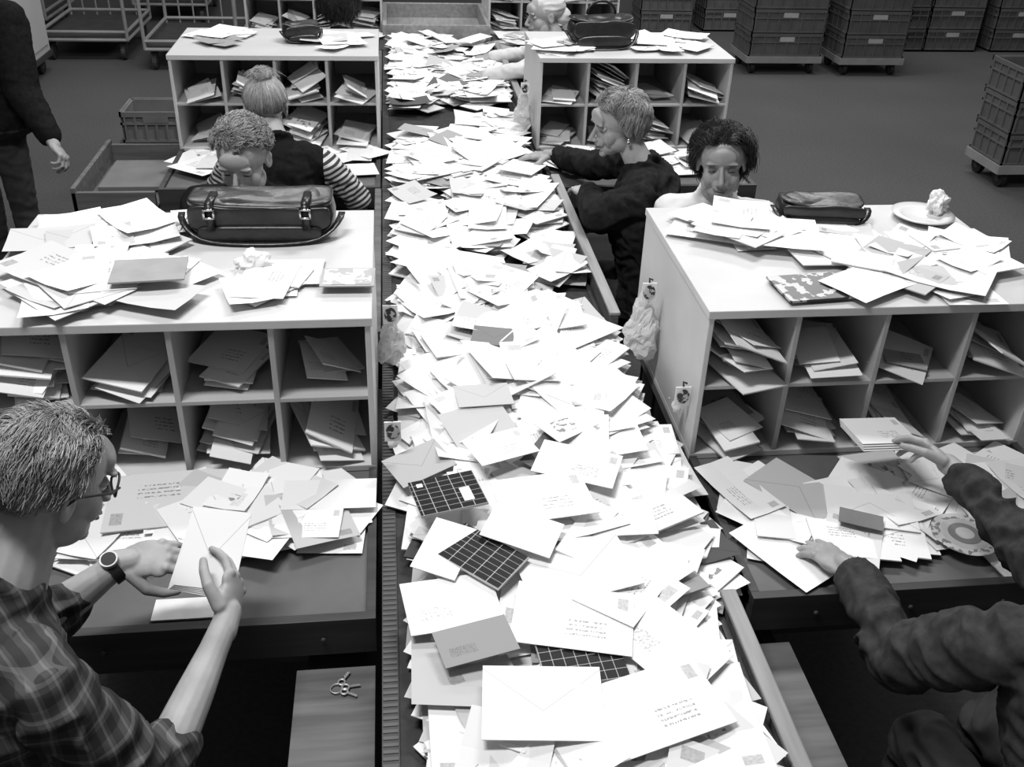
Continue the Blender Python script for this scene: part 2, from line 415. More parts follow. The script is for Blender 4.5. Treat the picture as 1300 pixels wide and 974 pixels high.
for (x,y,z,yaw,tx,ty,w,h,t,vr) in [(.085,1.60,.902,1.15,.08,-.10,.15,.10,.82,.6),(.255,1.635,.912,-.45,.05,.10,.16,.11,.84,.6),(.36,1.53,.885,.2,.03,-.05,.24,.16,.80,.6),(.32,1.76,.90,.15,.03,.02,.22,.155,.86,.2),(.33,1.40,.88,-.25,.05,0,.24,.16,.86,.3),(.09,1.46,.88,.15,.04,.03,.19,.14,.84,.8),(.13,1.35,.885,.25,.05,.0,.15,.09,.30,.8),(.45,1.48,.875,.9,.0,.1,.2,.14,.85,.2),(.50,1.33,.87,-.9,.02,.10,.22,.16,.82,.8),(.24,1.20,.878,-.1,.04,0,.22,.16,.85,.6),(.45,1.18,.87,.3,.04,.03,.24,.16,.86,.2),(.24,1.95,.91,.4,.02,.05,.16,.11,.84,.2),(.42,1.88,.90,-.4,.03,.02,.2,.13,.8,.3),(.04,1.95,.87,.5,.1,-.08,.15,.11,.42,.6),(.28,2.52,.9,-.2,.04,.03,.13,.1,.2,.6),(.22,2.2,.9,.1,.04,.03,.15,.10,.5,.6),(.42,2.05,.9,.6,.04,.03,.14,.10,.75,.99)]:
    L.slab((x,y,z),yaw,tx,ty,w,h,.002,tone=t,var=vr)
L.obj('envelopes_on_heap')
def photo_mat(name,lo,hi,sc,th=.42):
    m,nt,b=newmat(name); tc=nt.nodes.new('ShaderNodeTexCoord'); n=nt.nodes.new('ShaderNodeTexVoronoi'); n.inputs['Scale'].default_value=sc
    n2=nt.nodes.new('ShaderNodeTexNoise'); n2.inputs['Scale'].default_value=sc*1.3
    nt.links.new(tc.outputs['Object'],n.inputs['Vector']); nt.links.new(tc.outputs['Object'],n2.inputs['Vector'])
    e=NE(nt); s=e.m('GREATER_THAN',e.m('MULTIPLY',n2.outputs['Fac'],e.m('ADD',.5,n.outputs['Distance'])),th)
    nt.links.new(e.m('ADD',lo,e.m('MULTIPLY',s,hi-lo)),b.inputs['Base Color']); b.inputs['Roughness'].default_value=.3
    return m
flat('magazine',(1.03,2.10,TZ+CH+.012),.1,0,0,.18,.14,.006,photo_mat('magazine_print',.02,.42,26,.52))
flat('picture_postcard',(-.12,2.19,TZ+CH+.022),-.03,0,0,.13,.1,.003,mat('card_edge',.35,.4))
flat('postcard_picture',(-.12,2.19,TZ+CH+.0242),-.03,0,0,.115,.086,.001,photo_mat('postcard_print',.35,.7,24,.5))
def ring_card(x,y,z,r,name):
    e=empty(name,(x,y,z)); mb=MB()
    for k,(rr,mi) in enumerate([(r,0),(r*.72,1),(r*.5,2),(r*.28,1)]):
        ring=[V((x+rr*math.cos(a*math.pi/24),y+rr*math.sin(a*math.pi/24),z+k*.0008)) for a in range(48)]
        mb.loft([ring,[p+V((0,0,.0008)) for p in ring]],mi)
    mb.obj('printed_rings',[photo_mat(name+'_rim',.22,.6,60),mat(name+'_mid',.5,.4),mat(name+'_in',.2,.4)],parent=e)
ring_card(1.30,1.63,TZ+.035,.075,'round_picture_card')
# ---------------------------------------------------------------- crates
def crate(mb,cx,cy,z,w=.6,d=.4,h=.23,yaw=0,mi=0):
    M=Matrix.Translation((cx,cy,z))@Matrix.Rotation(yaw,4,'Z'); a,b=w/2,d/2; t=.012
    def B(*q): mb.box(*q,mi,M)
    B(-a+t,a-t,-b+t,b-t,.004,.02)
    for s in(-1,1):
        B(*sorted((s*(a-t),s*(a-2*t))),-b+t,b-t,0.004,h-.005); B(-a+t,a-t,*sorted((s*(b-t),s*(b-2*t))),.004,h-.005)
        for (z0,z1) in((h-.03,h),(h*.62,h*.62+.012),(0.02,.034)):
            B(*sorted((s*a,s*(a-t))),-b,b,z0,z1); B(-a,a,*sorted((s*b,s*(b-t))),z0,z1)
        for k in range(7):
            x=-a+.02+k*(w-.052)/6; B(x,x+.012,*sorted((s*(b-.001),s*(b-t))),.034,h-.03)
        for k in range(5):
            y=-b+.02+k*(d-.052)/4; B(*sorted((s*(a-.001),s*(a-t))),y,y+.012,.034,h-.03)
        mb.box(-.07,.07,*sorted((s*(b+.002),s*(b-t))),h*.68,h*.86,4 if mi==0 else mi,M)
def castor(mb,x,y,r=.06,mi=1,mi2=2):
    mb.tube([(x-.018,y,r),(x+.018,y,r)],r,16,mi); mb.tube([(x-.02,y,r),(x+.02,y,r)],r*.4,10,mi2)
    mb.box(x-.026,x-.02,y-.02,y+.02,r,2*r+.01,mi2); mb.box(x+.02,x+.026,y-.02,y+.02,r,2*r+.01,mi2); mb.box(x-.03,x+.03,y-.03,y+.03,2*r,2*r+.01,mi2)
LABEL=mat('crate_label',.4,.6)
def crate_stack(cx,cy,n,nx=1,ny=1,dolly=True,h=.23,yaw=0,w=.6,d=.4):
    e=empty('crate_stack',(cx,cy,0)); mb=MB(); base=0
    if dolly:
        W=nx*w;Dp=ny*d
        mb.box(cx-W/2,cx+W/2,cy-Dp/2,cy+Dp/2,.125,.15,3); mb.box(cx-W/2-.01,cx+W/2+.01,cy-Dp/2-.012,cy-Dp/2,.11,.17,3)
        mb.box(cx-W/2-.012,cx-W/2,cy-Dp/2,cy+Dp/2,.11,.17,3)
        for sx in(-1,1):
            for sy in(-1,1): castor(mb,cx+sx*(W/2-.07),cy+sy*(Dp/2-.07))
        base=.15
    for i in range(nx):
        for j in range(ny):
            for k in range(n): crate(mb,cx+(i-(nx-1)/2)*(w+.004)+rnd.uniform(-.004,.004),cy+(j-(ny-1)/2)*(d+.004),base+k*(h-.012),w=w-.004,d=d-.004,h=h)
    mb.obj('crates_on_dolly' if dolly else 'crates',[CRATE,RUB,METALD,METAL,LABEL],parent=e)
crate_stack(4.42,6.2,3,1,1,d=.42,w=.62); 
crate_stack(5.1,6.7,4,1,1,d=.42)
crate_stack(3.7,9.3,6,1,1,d=.5,w=.72); crate_stack(4.55,9.25,6,1,1,d=.5,w=.62)
crate_stack(3.0,11.0,5,1,1,dolly=False); crate_stack(3.75,11.1,7,1,1,dolly=False)
crate_stack(5.6,10.2,7,2,1,dolly=False); crate_stack(6.95,10.2,7,2,1,dolly=False); crate_stack(8.3,10.3,7,2,1,dolly=False)
e=empty('plastic_crate',(-1.36,5.9,0)); mb=MB(); crate(mb,-1.36,5.9,.42,w=.4,d=.3,h=.2); mb.box(-1.6,-1.1,5.7,6.1,.39,.42,1)
for x in(-1.58,-1.15):
    for y in(5.72,6.05): mb.box(x,x+.03,y,y+.03,0,.39,1)
mb.obj('crate_and_stand',[CRATEL,METALD,METALD,METALD,CRATEL],parent=e)
e=empty('side_tray',(-1.2,4.3,0)); mb=MB()
mb.box(-1.32,-1.0,4.02,4.62,.70,.72,0); mb.box(-1.33,-1.31,4.0,4.64,.6,.82,1); mb.box(-1.33,-.995,4.0,4.02,.6,.80,1); mb.box(-1.33,-.995,4.62,4.64,.6,.80,1)
for x in(-1.3,-1.05):
    for y in(4.04,4.58): mb.box(x,x+.03,y,y+.03,0,.7,1)
mb.box(-1.28,-1.02,4.2,4.55,.73,.75,2)
mb.obj('tray_parts',[DESK,WOOD,CRATEL],parent=e,bevel=.003)
# ---------------------------------------------------------------- trolleys
def trolley(x,y,w=.75,d=1.0,h=1.5,yaw=0):
    e=empty('mail_trolley',(x,y,0)); mb=MB(); r=.016
    a,b=w/2,d/2
    for zz in(.19,.26):
        P=[(-a,-b),(a,-b),(a,b),(-a,b),(-a,-b)]
        for p,q in zip(P,P[1:]): mb.tube([(x+p[0],y+p[1],zz),(x+q[0],y+q[1],zz)],r,8,0)
    mb.box(x-a,x+a,y-b,y+b,.2,.215,1)
    for s in(-1,1):
        for yy in(-b,b):
            mb.tube([(x+s*a,y+yy,.19),(x+s*a,y+yy,h)],r,8,0)
        mb.tube([(x+s*a,y-b,h),(x+s*a,y+b,h)],r,8,0)
        for zz in(.6,1.0): mb.tube([(x+s*a,y-b,zz),(x+s*a,y+b,zz)],r*.6,8,0)
        for yy in(-b+.08,b-.08): castor(mb,x+s*(a-.06),y+yy,.07)
    for k in range(1,6):
        xx=x-a+k*w/6; mb.tube([(xx,y+b,.2),(xx,y+b,h)],r*.5,6,0)
    mb.tube([(x-a,y+b,h),(x+a,y+b,h)],r,8,0)
    mb.obj('frame',[METAL,METALD,METALD],parent=e); 
trolley(-2.75,9.95); trolley(-1.75,9.6,w=.8); trolley(-.9,10.3,w=.8); trolley(-3.7,10.8); trolley(-2.3,11.6)
e=empty('roll_container',(-3.35,8.55,0)); mb=MB()
mb.box(-3.85,-2.95,8.2,9.1,.16,1.9,0); mb.box(-3.86,-2.94,8.19,9.11,.14,.19,2); mb.box(-2.95,-2.935,8.25,9.05,.25,1.8,0)
for x in(-3.75,-3.02):
    for y in(8.3,9.0): castor(mb,x,y,.07)
mb.obj('container_body',[WHITEC,RUB,METALD],bevel=.01,parent=e)
# ---------------------------------------------------------------- bags
def sbox(mb,c,r,M=None,p=3.2,mi=0,nu=40,nv=20,fn=None):
    def sg(v,e): return math.copysign(abs(v)**e,v)
    rings=[];ex=2/p
    for i in range(nv+1):
        ph=(-math.pi/2+math.pi*i/nv)*.985; R=[]
        for j in range(nu):
            th=2*math.pi*j/nu
            q=V((sg(math.cos(ph),ex)*sg(math.cos(th),ex)*r[0],sg(math.cos(ph),ex)*sg(math.sin(th),ex)*r[1],sg(math.sin(ph),ex)*r[2]))
            if fn: q=fn(q)
            R.append((M@q if M is not None else q)+V(c))
        rings.append(R)
    mb.loft(rings,mi)
def bag(name,c,L,W,H,yaw,strap=True,flap=True,buckles=True,handle=False,p=5):
    e=empty(name,c); M=Matrix.Rotation(yaw,3,'Z'); mb=MB(); C4=Matrix.Translation(c)@M.to_4x4()
    def slump(q):
        n=noise.noise(q*14)*.010
        k=1-.10*max(0,q.z/H)
        return V((q.x*k,q.y*(k+.05),q.z+n-.12*H*(1-(q.x/L*2)**2)*max(0,q.z/H)))
    sbox(mb,V(c)+V((0,0,H*.5)),(L/2,W/2,H*.5),M,p=p,fn=slump)
    if flap:
        def fl(q): return V((q.x,q.y,q.z+noise.noise(q*12+V((5,0,0)))*.008-.10*H*(1-(q.x/L*2)**2)))
        sbox(mb,V(c)+M@V((0,-W*.05,H*.9)),(L*.49,W*.50,H*.10),M,p=p,fn=fl)
        sbox(mb,V(c)+M@V((0,-W*.50,H*.62)),(L*.48,.010,H*.34),M,p=p,fn=fl)
        sbox(mb,V(c)+M@V((0,-W*.50-.006,H*.24)),(L*.42,.016,H*.2),M,p=p)
    if buckles:
        for s in(-1,1):
            mb.box(s*L*.32-.010,s*L*.32+.010,-W*.56-.014,-W*.05,H*.98,H*1.02,0,C4)
            mb.box(s*L*.32-.010,s*L*.32+.010,-W*.56-.014,-W*.54-.006,H*.35,H*1.0,0,C4)
            for (a,b,z0,z1) in((-.015,.015,.86,.90),(-.015,.015,.66,.70),(-.015,-.010,.66,.90),(.010,.015,.66,.90)):
                mb.box(s*L*.32+a,s*L*.32+b,-W*.56-.022,-W*.56-.013,H*z0,H*z1,1,C4)
    if strap:
        pts=[]
        for i in range(21):
            t=i/20; a=math.pi*t
            pts.append(V(c)+M@V((math.cos(a)*L*.55,-W*.1-math.sin(a)**.7*W*.62,.006+H*.45*abs(math.cos(a))**6)))
        rings=[]
        for i,p_ in enumerate(pts):
            tdir=(pts[min(i+1,20)]-pts[max(i-1,0)]).normalized(); s=tdir.cross(V((0,0,1))).normalized()*.009
            rings.append([p_-s,p_+s,p_+s+V((0,0,.004)),p_-s+V((0,0,.004))])
        mb.loft(rings,0)
    if handle:
        hp=[V(c)+M@V((.07*math.cos(math.pi*i/10),0.0,H*.98+.06*math.sin(math.pi*i/10))) for i in range(11)]
        mb.tube(hp,.007,8,0)
    mb.obj('bag_body',[LEATH,CHROME],smooth=True,bevel=0,parent=e)
bag('leather_satchel',(-.355,2.54,TZ+CH),.385,.15,.115,-.03)
bag('leather_handbag',(1.235,2.575,TZ+CH),.25,.12,.07,-.12,buckles=False,p=3.2)
bag('leather_handbag',(1.00,4.75,TZ+CH),.32,.16,.15,.1,buckles=False,handle=True,p=3)
bag('leather_pouch',(-.42,4.82,TZ+CH),.17,.11,.09,.3,buckles=False,p=2.6)
# ---------------------------------------------------------------- plate with tissue
e=empty('plate_with_napkin',(1.55,2.5,TZ+CH)); mb=MB()
prof=[(.0,.004),(.05,.004),(.062,.012),(.088,.018),(.09,.021),(.06,.016),(.048,.008),(.0,.008)]
rings=[[V((1.55+max(r,.001)*math.cos(2*math.pi*j/40),2.55+max(r,.001)*math.sin(2*math.pi*j/40),TZ+CH+z)) for j in range(40)] for r,z in prof]
mb.loft(rings,0); mb.obj('plate',[mat('porcelain',.7,.15,.02)],smooth=True,parent=e)
def crumple(name,c,r,m,parent=None,amp=.35,seed=0,fn=None):
    mb=MB(); mb.ell(c,r,nu=48,nv=32)
    c=V(c)
    def cr(p):
        q=p-c; n=noise.noise(q*22/max(r[0]*18,.3)+V((seed,0,0))); n2=abs(noise.noise(q*55+V((seed,3,0))))
        q=q*(1+amp*n-amp*.9*n2)
        if fn: q=fn(q)
        return c+q
    mb.v=[tuple(cr(V(p))) for p in mb.v]
    return mb.obj(name,[m],parent=parent)
crumple('napkin',(1.60,2.57,TZ+CH+.045),(.035,.03,.035),WHITEP,parent=e,amp=.7,seed=4)
crumple('crumpled_tissue',(-.36,2.30,TZ+CH+.025),(.045,.03,.025),WHITEP,amp=.7,seed=9)
CARDP=photo_mat('hook_card_print',.03,.45,70,.5)
BAGM=mat('plastic_bag_film',.7,.25,.05,20,alpha=.75,bump=.4,bd=.006)
def hang(x,y,z,s=1,seed=1,side=1):
    e=empty('hanging_plastic_bag',(x,y,z)); mb=MB()
    mb.box(x-.020,x+.020,y-.004,y+.0,z-.01,z+.045,0); mb.ell((x,y-.006,z+.018),(.017,.003,.022),mi=2,nu=16,nv=8)
    mb.tube([(x,y,z+.045),(x,y+.006,z+.055),(x-.01*side,y+.006,z+.05)],.003,6,1)
    mb.obj('hook_card',[WHITEP,METALD,CARDP],parent=e)
    def fn(q): return V((q.x*(1-.5*q.z/(.1*s)),q.y*(1-.5*q.z/(.1*s)),q.z))
    crumple('bag',(x,y+.03,z-.10*s),(.045*s,.045*s,.1*s),BAGM,parent=e,amp=.35,seed=seed,fn=fn)
hang(-.022,2.36,1.05,.8,1); hang(-.022,1.98,.93,.28,6)
hang(.695,2.38,1.09,1.0,2,-1); hang(.722,2.06,.95,.28,7,-1); hang(.63,4.62,1.05,.9,5,-1)
# keys
e=empty('key_ring',(-.14,1.42,.69)); mb=MB()
def ring(mb,c,r,t,mi=0,ax='Z'):
    pts=[]
    for i in range(25):
        a=2*math.pi*i/24
        o={'Z':V((math.cos(a),math.sin(a),0)),'X':V((0,math.cos(a),math.sin(a))),'Y':V((math.cos(a),0,math.sin(a)))}[ax]
        pts.append(V(c)+o*r)
    mb.tube(pts,t,8,mi)
kz=.6855
ring(mb,(-.15,1.43,kz+.002),.012,.0013)
for a in(-.5,.1,1.0):
    c=V((-.15+.013*math.cos(a),1.43+.013*math.sin(a),kz+.002)); d=V((math.cos(a),math.sin(a),0)); p=V((-d.y,d.x,0))
    ring(mb,c+d*.006,.007,.0022)
    mb.tube([c+d*.012,c+d*.036],.0022,6,0)
    for k in range(3): mb.tube([c+d*(.022+k*.005),c+d*(.022+k*.005)+p*.004],.0014,5,0)
mb.obj('keys',[METAL],parent=e)
# ================================================================ PEOPLE
def headmat(pos,yaw,pitch,roll=0):
    return Matrix.Translation(pos)@Matrix.Rotation(math.radians(yaw),4,'Z')@Matrix.Rotation(math.radians(-pitch),4,'X')@Matrix.Rotation(math.radians(roll),4,'Y')
def make_head(person,M,neck,female=False,vox=.0032,eyes_open=.4,glasses=False,earring=False,smile=0):
    mb=MB(); E=lambda c,r,R=None: mb.ell(c,r,R,nu=24,nv=16)
    k=.93 if female else 1
    E((0,-.012,.032),(.076,.098,.084)); E((0,.022,-.018),(.063*k,.066,.083))
    E((0,.040,-.078),(.045*k,.042,.033)); E((0,.072,-.100),(.020*k,.016,.014))
    for s in(-1,1):
        E((s*.035,.050,-.032),(.026,.027,.032)); E((s*.028,.082,.027),(.026,.010,.007))
        E((s*.046,.016,-.064),(.019*k,.038,.032))
        E((s*.0115,.102,-.036),(.0075,.010,.0065))
        R=Matrix.Rotation(s*.35,3,'Z')@Matrix.Rotation(-.15,3,'X')
        E((s*.077,-.010,-.008),(.006,.017,.030),R); E((s*.080,-.016,.004),(.006,.013,.019),R)
    E((0,.074,.045),(.048,.02,.034)); E((0,.081,-.052),(.028,.015,.024))
    mb.cap((0,.085,.014),(0,.112,-.029),.0065,.0100)
    mb.cap((0,.104,-.033),(0,.111,-.034),.0085,.008)
    E((0,.0935,-.0605),(.023*k,.009,.0052)); E((0,.0915,-.0715),(.019*k,.0095,.006))
    nb=M.inverted()@V(neck)
    mb.cap((0,-.025,-.05),nb,.047 if female else .055,.055 if female else .063)
    ey=[V((s*.031,.084,.003)) for s in(-1,1)]
    closed=eyes_open<.15
    def vf(co):
        co=co.copy()
        for e_ in ey:
            d=(co-e_); q=(d.x/.0165)**2+(d.y/.03)**2+(d.z/.0105)**2
            co.y-=(.0115 if not closed else .0085)*math.exp(-q)
        for s in(-1,1):
            d=co-V((s*.086,-.006,-.004)); q=(d.x/.008)**2+(d.y/.008)**2+(d.z/.014)**2
            co.x-=s*.006*math.exp(-q)
        zc=-.066+smile*co.x*co.x*12
        q=(co.x/.021)**4+((co.y-.1)/.02)**2+((co.z-zc)/.0024)**2
        co.y-=.0055*math.exp(-q)
        return co
    def mf(cs):
        zc=-.066+smile*cs[:,0]**2*12
        lip=(np.abs(cs[:,2]-zc)<.0105-.30*np.abs(cs[:,0]))&(np.abs(cs[:,0])<.024*k)&(cs[:,1]>.082)
        return np.where(lip,1,0)
    h=fuse(mb,'head',vox,[SKIN,LIP],smooth=3,vfun=vf,matfun=mf)
    h.data.transform(M); par(h,person)
    mb=MB()
    for e_ in ey:
        c=e_+V((0,-.0150 if not closed else -.0170,0))
        mb.ell(c,(.0125,.0125,.0125),mi=0 if not closed else 2,nu=20,nv=14)
        if not closed: mb.ell(c+V((0,.0095,-.003)),(.0055,.0042,.0055),mi=1,nu=12,nv=8)
        dz=.0075*eyes_open
        mb.ell(c+V((0,.0002,.0030+dz*.6)),(.0148,.0136,.0098),mi=2,nu=20,nv=12)
        zl=-.005+dz
        pts=[c+V((x,.0138-abs(x)*abs(x)*26,zl-abs(x)*.10)) for x in(-.014,-.007,0,.007,.014)]
        mb.tube(pts,[.0006,.0013,.0015,.0013,.0006],6,1)
        pts=[e_+V((x,.0095-x*x*26,.0235-x*x*14)) for x in(-.018,-.009,0,.009,.018)]
        mb.tube(pts,[.0008,.0016,.0019,.0017,.0008],6,3)
    mb.v=[tuple(M@V(p)) for p in mb.v]
    mb.obj('eyes',[EYEW,IRIS,SKIN,METALD],smooth=True,parent=person)
    if glasses:
        mb=MB()
        for s in(-1,1):
            pts=[V((s*.033+.024*math.cos(a*math.pi/12),.106-.02*abs(math.cos(a*math.pi/12)*.5+s*.5)**2*1.0,.0+.019*math.sin(a*math.pi/12))) for a in range(25)]
            mb.tube(pts,.0022,6,0)
            mb.tube([(s*.058,.090,.006),(s*.078,.06,.008),(s*.083,.0,.01),(s*.083,-.02,-.004)],.0022,6,0)
        mb.tube([(-.01,.110,.003),(0,.113,.006),(.01,.110,.003)],.002,6,0)
        mb.v=[tuple(M@V(p)) for p in mb.v]
        mb.obj('glasses',[METALD],smooth=True,parent=person)
    if earring:
        mb=MB()
        for s in(-1,1): mb.ell((s*.086,-.004,-.045),(.009,.007,.013),mi=0,nu=12,nv=8)
        mb.v=[tuple(M@V(p)) for p in mb.v]; mb.obj('earrings',[CHROME],smooth=True,parent=person)
def scalp_ok(x,y,z,low):
    if y>.62: th=.62
    elif y>.15: th=.12+.5*((y-.15)/.47)
    elif y>-.15: th=.12+(.15-y)/.3*-.22
    else: th=-.10+min(1,(-y-.15)/.35)*(low+.10)
    return z>th
def make_hair(person,M,g,style,n=3200,length=.05,low=-.75,seed=1,name='hair',thick=.0013):
    r=random.Random(seed); c=V((0,-.014,.034)); R=V((.080,.100,.088))
    V0=[];F=[];C=[]
    def addtube(pts,r0,r1,tone):
        o=len(V0); up=V((.3,.2,.93)); k=len(pts)
        for i,p in enumerate(pts):
            t=(pts[min(i+1,k-1)]-pts[max(i-1,0)]); t=t.normalized() if t.length>1e-6 else V((0,0,1))
            a=t.cross(up)
            if a.length<1e-3: a=V((1,0,0))
            a.normalize(); b=a.cross(t); rr=r0+(r1-r0)*i/(k-1)
            for j in range(3):
                an=j*2.0944; V0.append(p+a*(rr*math.cos(an))+b*(rr*math.sin(an)))
        for i in range(k-1):
            for j in range(3):
                q=(j+1)%3; F.append((o+i*3+j,o+i*3+q,o+(i+1)*3+q,o+(i+1)*3+j)); C.append(tone)
    D=[];nu,nv=56,36
    for i in range(nv+1):
        ph=-math.pi/2+math.pi*i/nv
        for j in range(nu):
            th=2*math.pi*j/nu
            d=V((math.cos(ph)*math.cos(th),math.cos(ph)*math.sin(th),math.sin(ph)))
            V0.append(V((d.x*R.x,d.y*R.y,d.z*R.z))*(1.01+.02*noise.noise(d*6))+c); D.append(d)
    for i in range(nv):
        for j in range(nu):
            k=(j+1)%nu; a=i*nu+j
            d=(D[a]+D[i*nu+k]+D[(i+1)*nu+j])/3
            if scalp_ok(d.x,d.y,d.z-.05,low): F.append((a,i*nu+k,(i+1)*nu+k,(i+1)*nu+j)); C.append(.6)
    bun=V((0,-.070,.112)); crown=V((0,-.45,.89)).normalized()
    cnt=0
    while cnt<n:
        d=V((r.gauss(0,1),r.gauss(0,1),r.gauss(0,1))).normalized()
        if not scalp_ok(d.x,d.y,d.z,low): continue
        cnt+=1
        p=V((d.x*R.x,d.y*R.y,d.z*R.z))+c
        nrm=V((d.x/R.x,d.y/R.y,d.z/R.z)).normalized()
        sx=1 if d.x>-.12 else -1
        cn=noise.noise(d*3.1+V((seed,0,0)))
        front=max(0,min(1,(d.y-.1)/.5))
        if style=='bun': fl=(bun-p)
        elif style=='short':
            fl=V((sx*(.55+.5*cn),-.55*front-.35,-.6*(1-front)-.15+.3*noise.noise(d*5)))
        elif style=='curly': fl=V((cn*1.2,-.4+noise.noise(d*4)*1.2,.1))
        else:
            fl=(d-crown)*(1-front)+V((sx*(.9),-.75,.1))*front+V((0,0,-.5*(1-front)))
        fl=(fl-nrm*fl.dot(nrm)); fl=fl.normalized() if fl.length>1e-4 else V((0,-1,0))
        fl=(fl+V((r.gauss(0,.16),r.gauss(0,.16),r.gauss(0,.16)))*(0.3 if style=='bun' else 1)).normalized()
        lift={'short':.40,'curly':1.05,'wavy':.6,'bun':.0}[style]
        grav={'short':.15,'curly':.0,'bun':0,'wavy':.6*(1-front*.6)}[style]
        L=length*r.uniform(.65,1.1)
        if style=='wavy' and front>.3: L*=.75
        if d.z<-.1 and style!='wavy': L*=.55
        seg=8 if style in('curly','wavy','bun') else 6
        if style=='bun': L=min((bun-p).length*1.05,.15)
        q3=V((round(d.x*4.5),round(d.y*4.5),round(d.z*4.5)))
        ph=noise.noise(q3*1.37+V((seed,.5,.2)))*12
        side=fl.cross(nrm).normalized()
        curl={'short':.38,'curly':1.8,'bun':.03,'wavy':.9}[style]; fq={'short':3,'curly':8,'bun':3,'wavy':5.5}[style]
        pts=[p.copy()]; jit=r.gauss(0,.35); off=r.uniform(1.03,1.12)
        for i in range(seg):
            t=i/seg; w=curl*math.sin(ph+jit+t*fq); w2=curl*math.cos(ph+jit+t*fq)
            if style=='bun': fl=(bun-pts[-1]); fl=fl.normalized() if fl.length>.01 else fl*0
            dd=(fl*(.55+.5*t)+nrm*(lift*(1-1.5*t))+side*w+nrm*w2*.55+V((0,0,-grav*t*2)))
            if dd.length>1: dd=dd.normalized()
            q=pts[-1]+dd*(L/seg)
            e=V(((q-c).x/R.x,(q-c).y/R.y,(q-c).z/R.z))
            if e.length<off: e=e.normalized()*(off if style=='bun' else 1.035) if e.length<1.03 or style=='bun' else e; q=V((e.x*R.x,e.y*R.y,e.z*R.z))+c
            pts.append(q)
        addtube(pts,thick,thick*.5,(1+cn*.6)*r.uniform(.6,1.35))
    if style=='bun':
        bc=bun+V((0,-.010,.008))
        for k in range(900):
            d=V((r.gauss(0,1),r.gauss(0,1),r.gauss(0,1))).normalized(); a=V((r.gauss(0,.4),-.45+r.gauss(0,.3),.8)).normalized()
            e1=d.cross(a)
            if e1.length<.05: continue
            e1.normalize(); e2=a.cross(e1); h=r.uniform(-.9,.9); rr=math.sqrt(1-h*h)*r.uniform(.85,1.08); a0=r.uniform(0,6.28)
            pts=[bc+a*(h*.024+.004*math.sin(i))+(e1*math.cos(a0+i*.4)+e2*math.sin(a0+i*.4))*rr*.034 for i in range(7)]
            addtube(pts,.0017,.0008,r.uniform(.6,1.4))
        for k in range(120):
            d=V((r.gauss(0,1),r.gauss(0,1),abs(r.gauss(0,1)))).normalized(); p0=bc+d*.03; w_=V((r.gauss(0,.002),r.gauss(0,.002),0)); pts=[p0+d*(i*.006)+V((0,0,-.0012*i*i))+w_*i for i in range(6)]
            addtube(pts,.0012,.0005,1.2)
    me=bpy.data.meshes.new(name)
    me.from_pydata([tuple(M@p) for p in V0],[],F)
    a=me.color_attributes.new(name='tone',type='FLOAT_COLOR',domain='CORNER')
    ln=np.array([len(f) for f in F]); cc=np.repeat(np.array(C),ln); col=np.stack([cc,cc,cc,np.ones_like(cc)],1).astype(np.float32)
    a.data.foreach_set('color',col.ravel())
    me.materials.append(hair_mat('hair_tone',g)); me.polygons.foreach_set('use_smooth',[True]*len(me.polygons)); me.update()
    o=bpy.data.objects.new(name,me); scene.collection.objects.link(o); par(o,person)
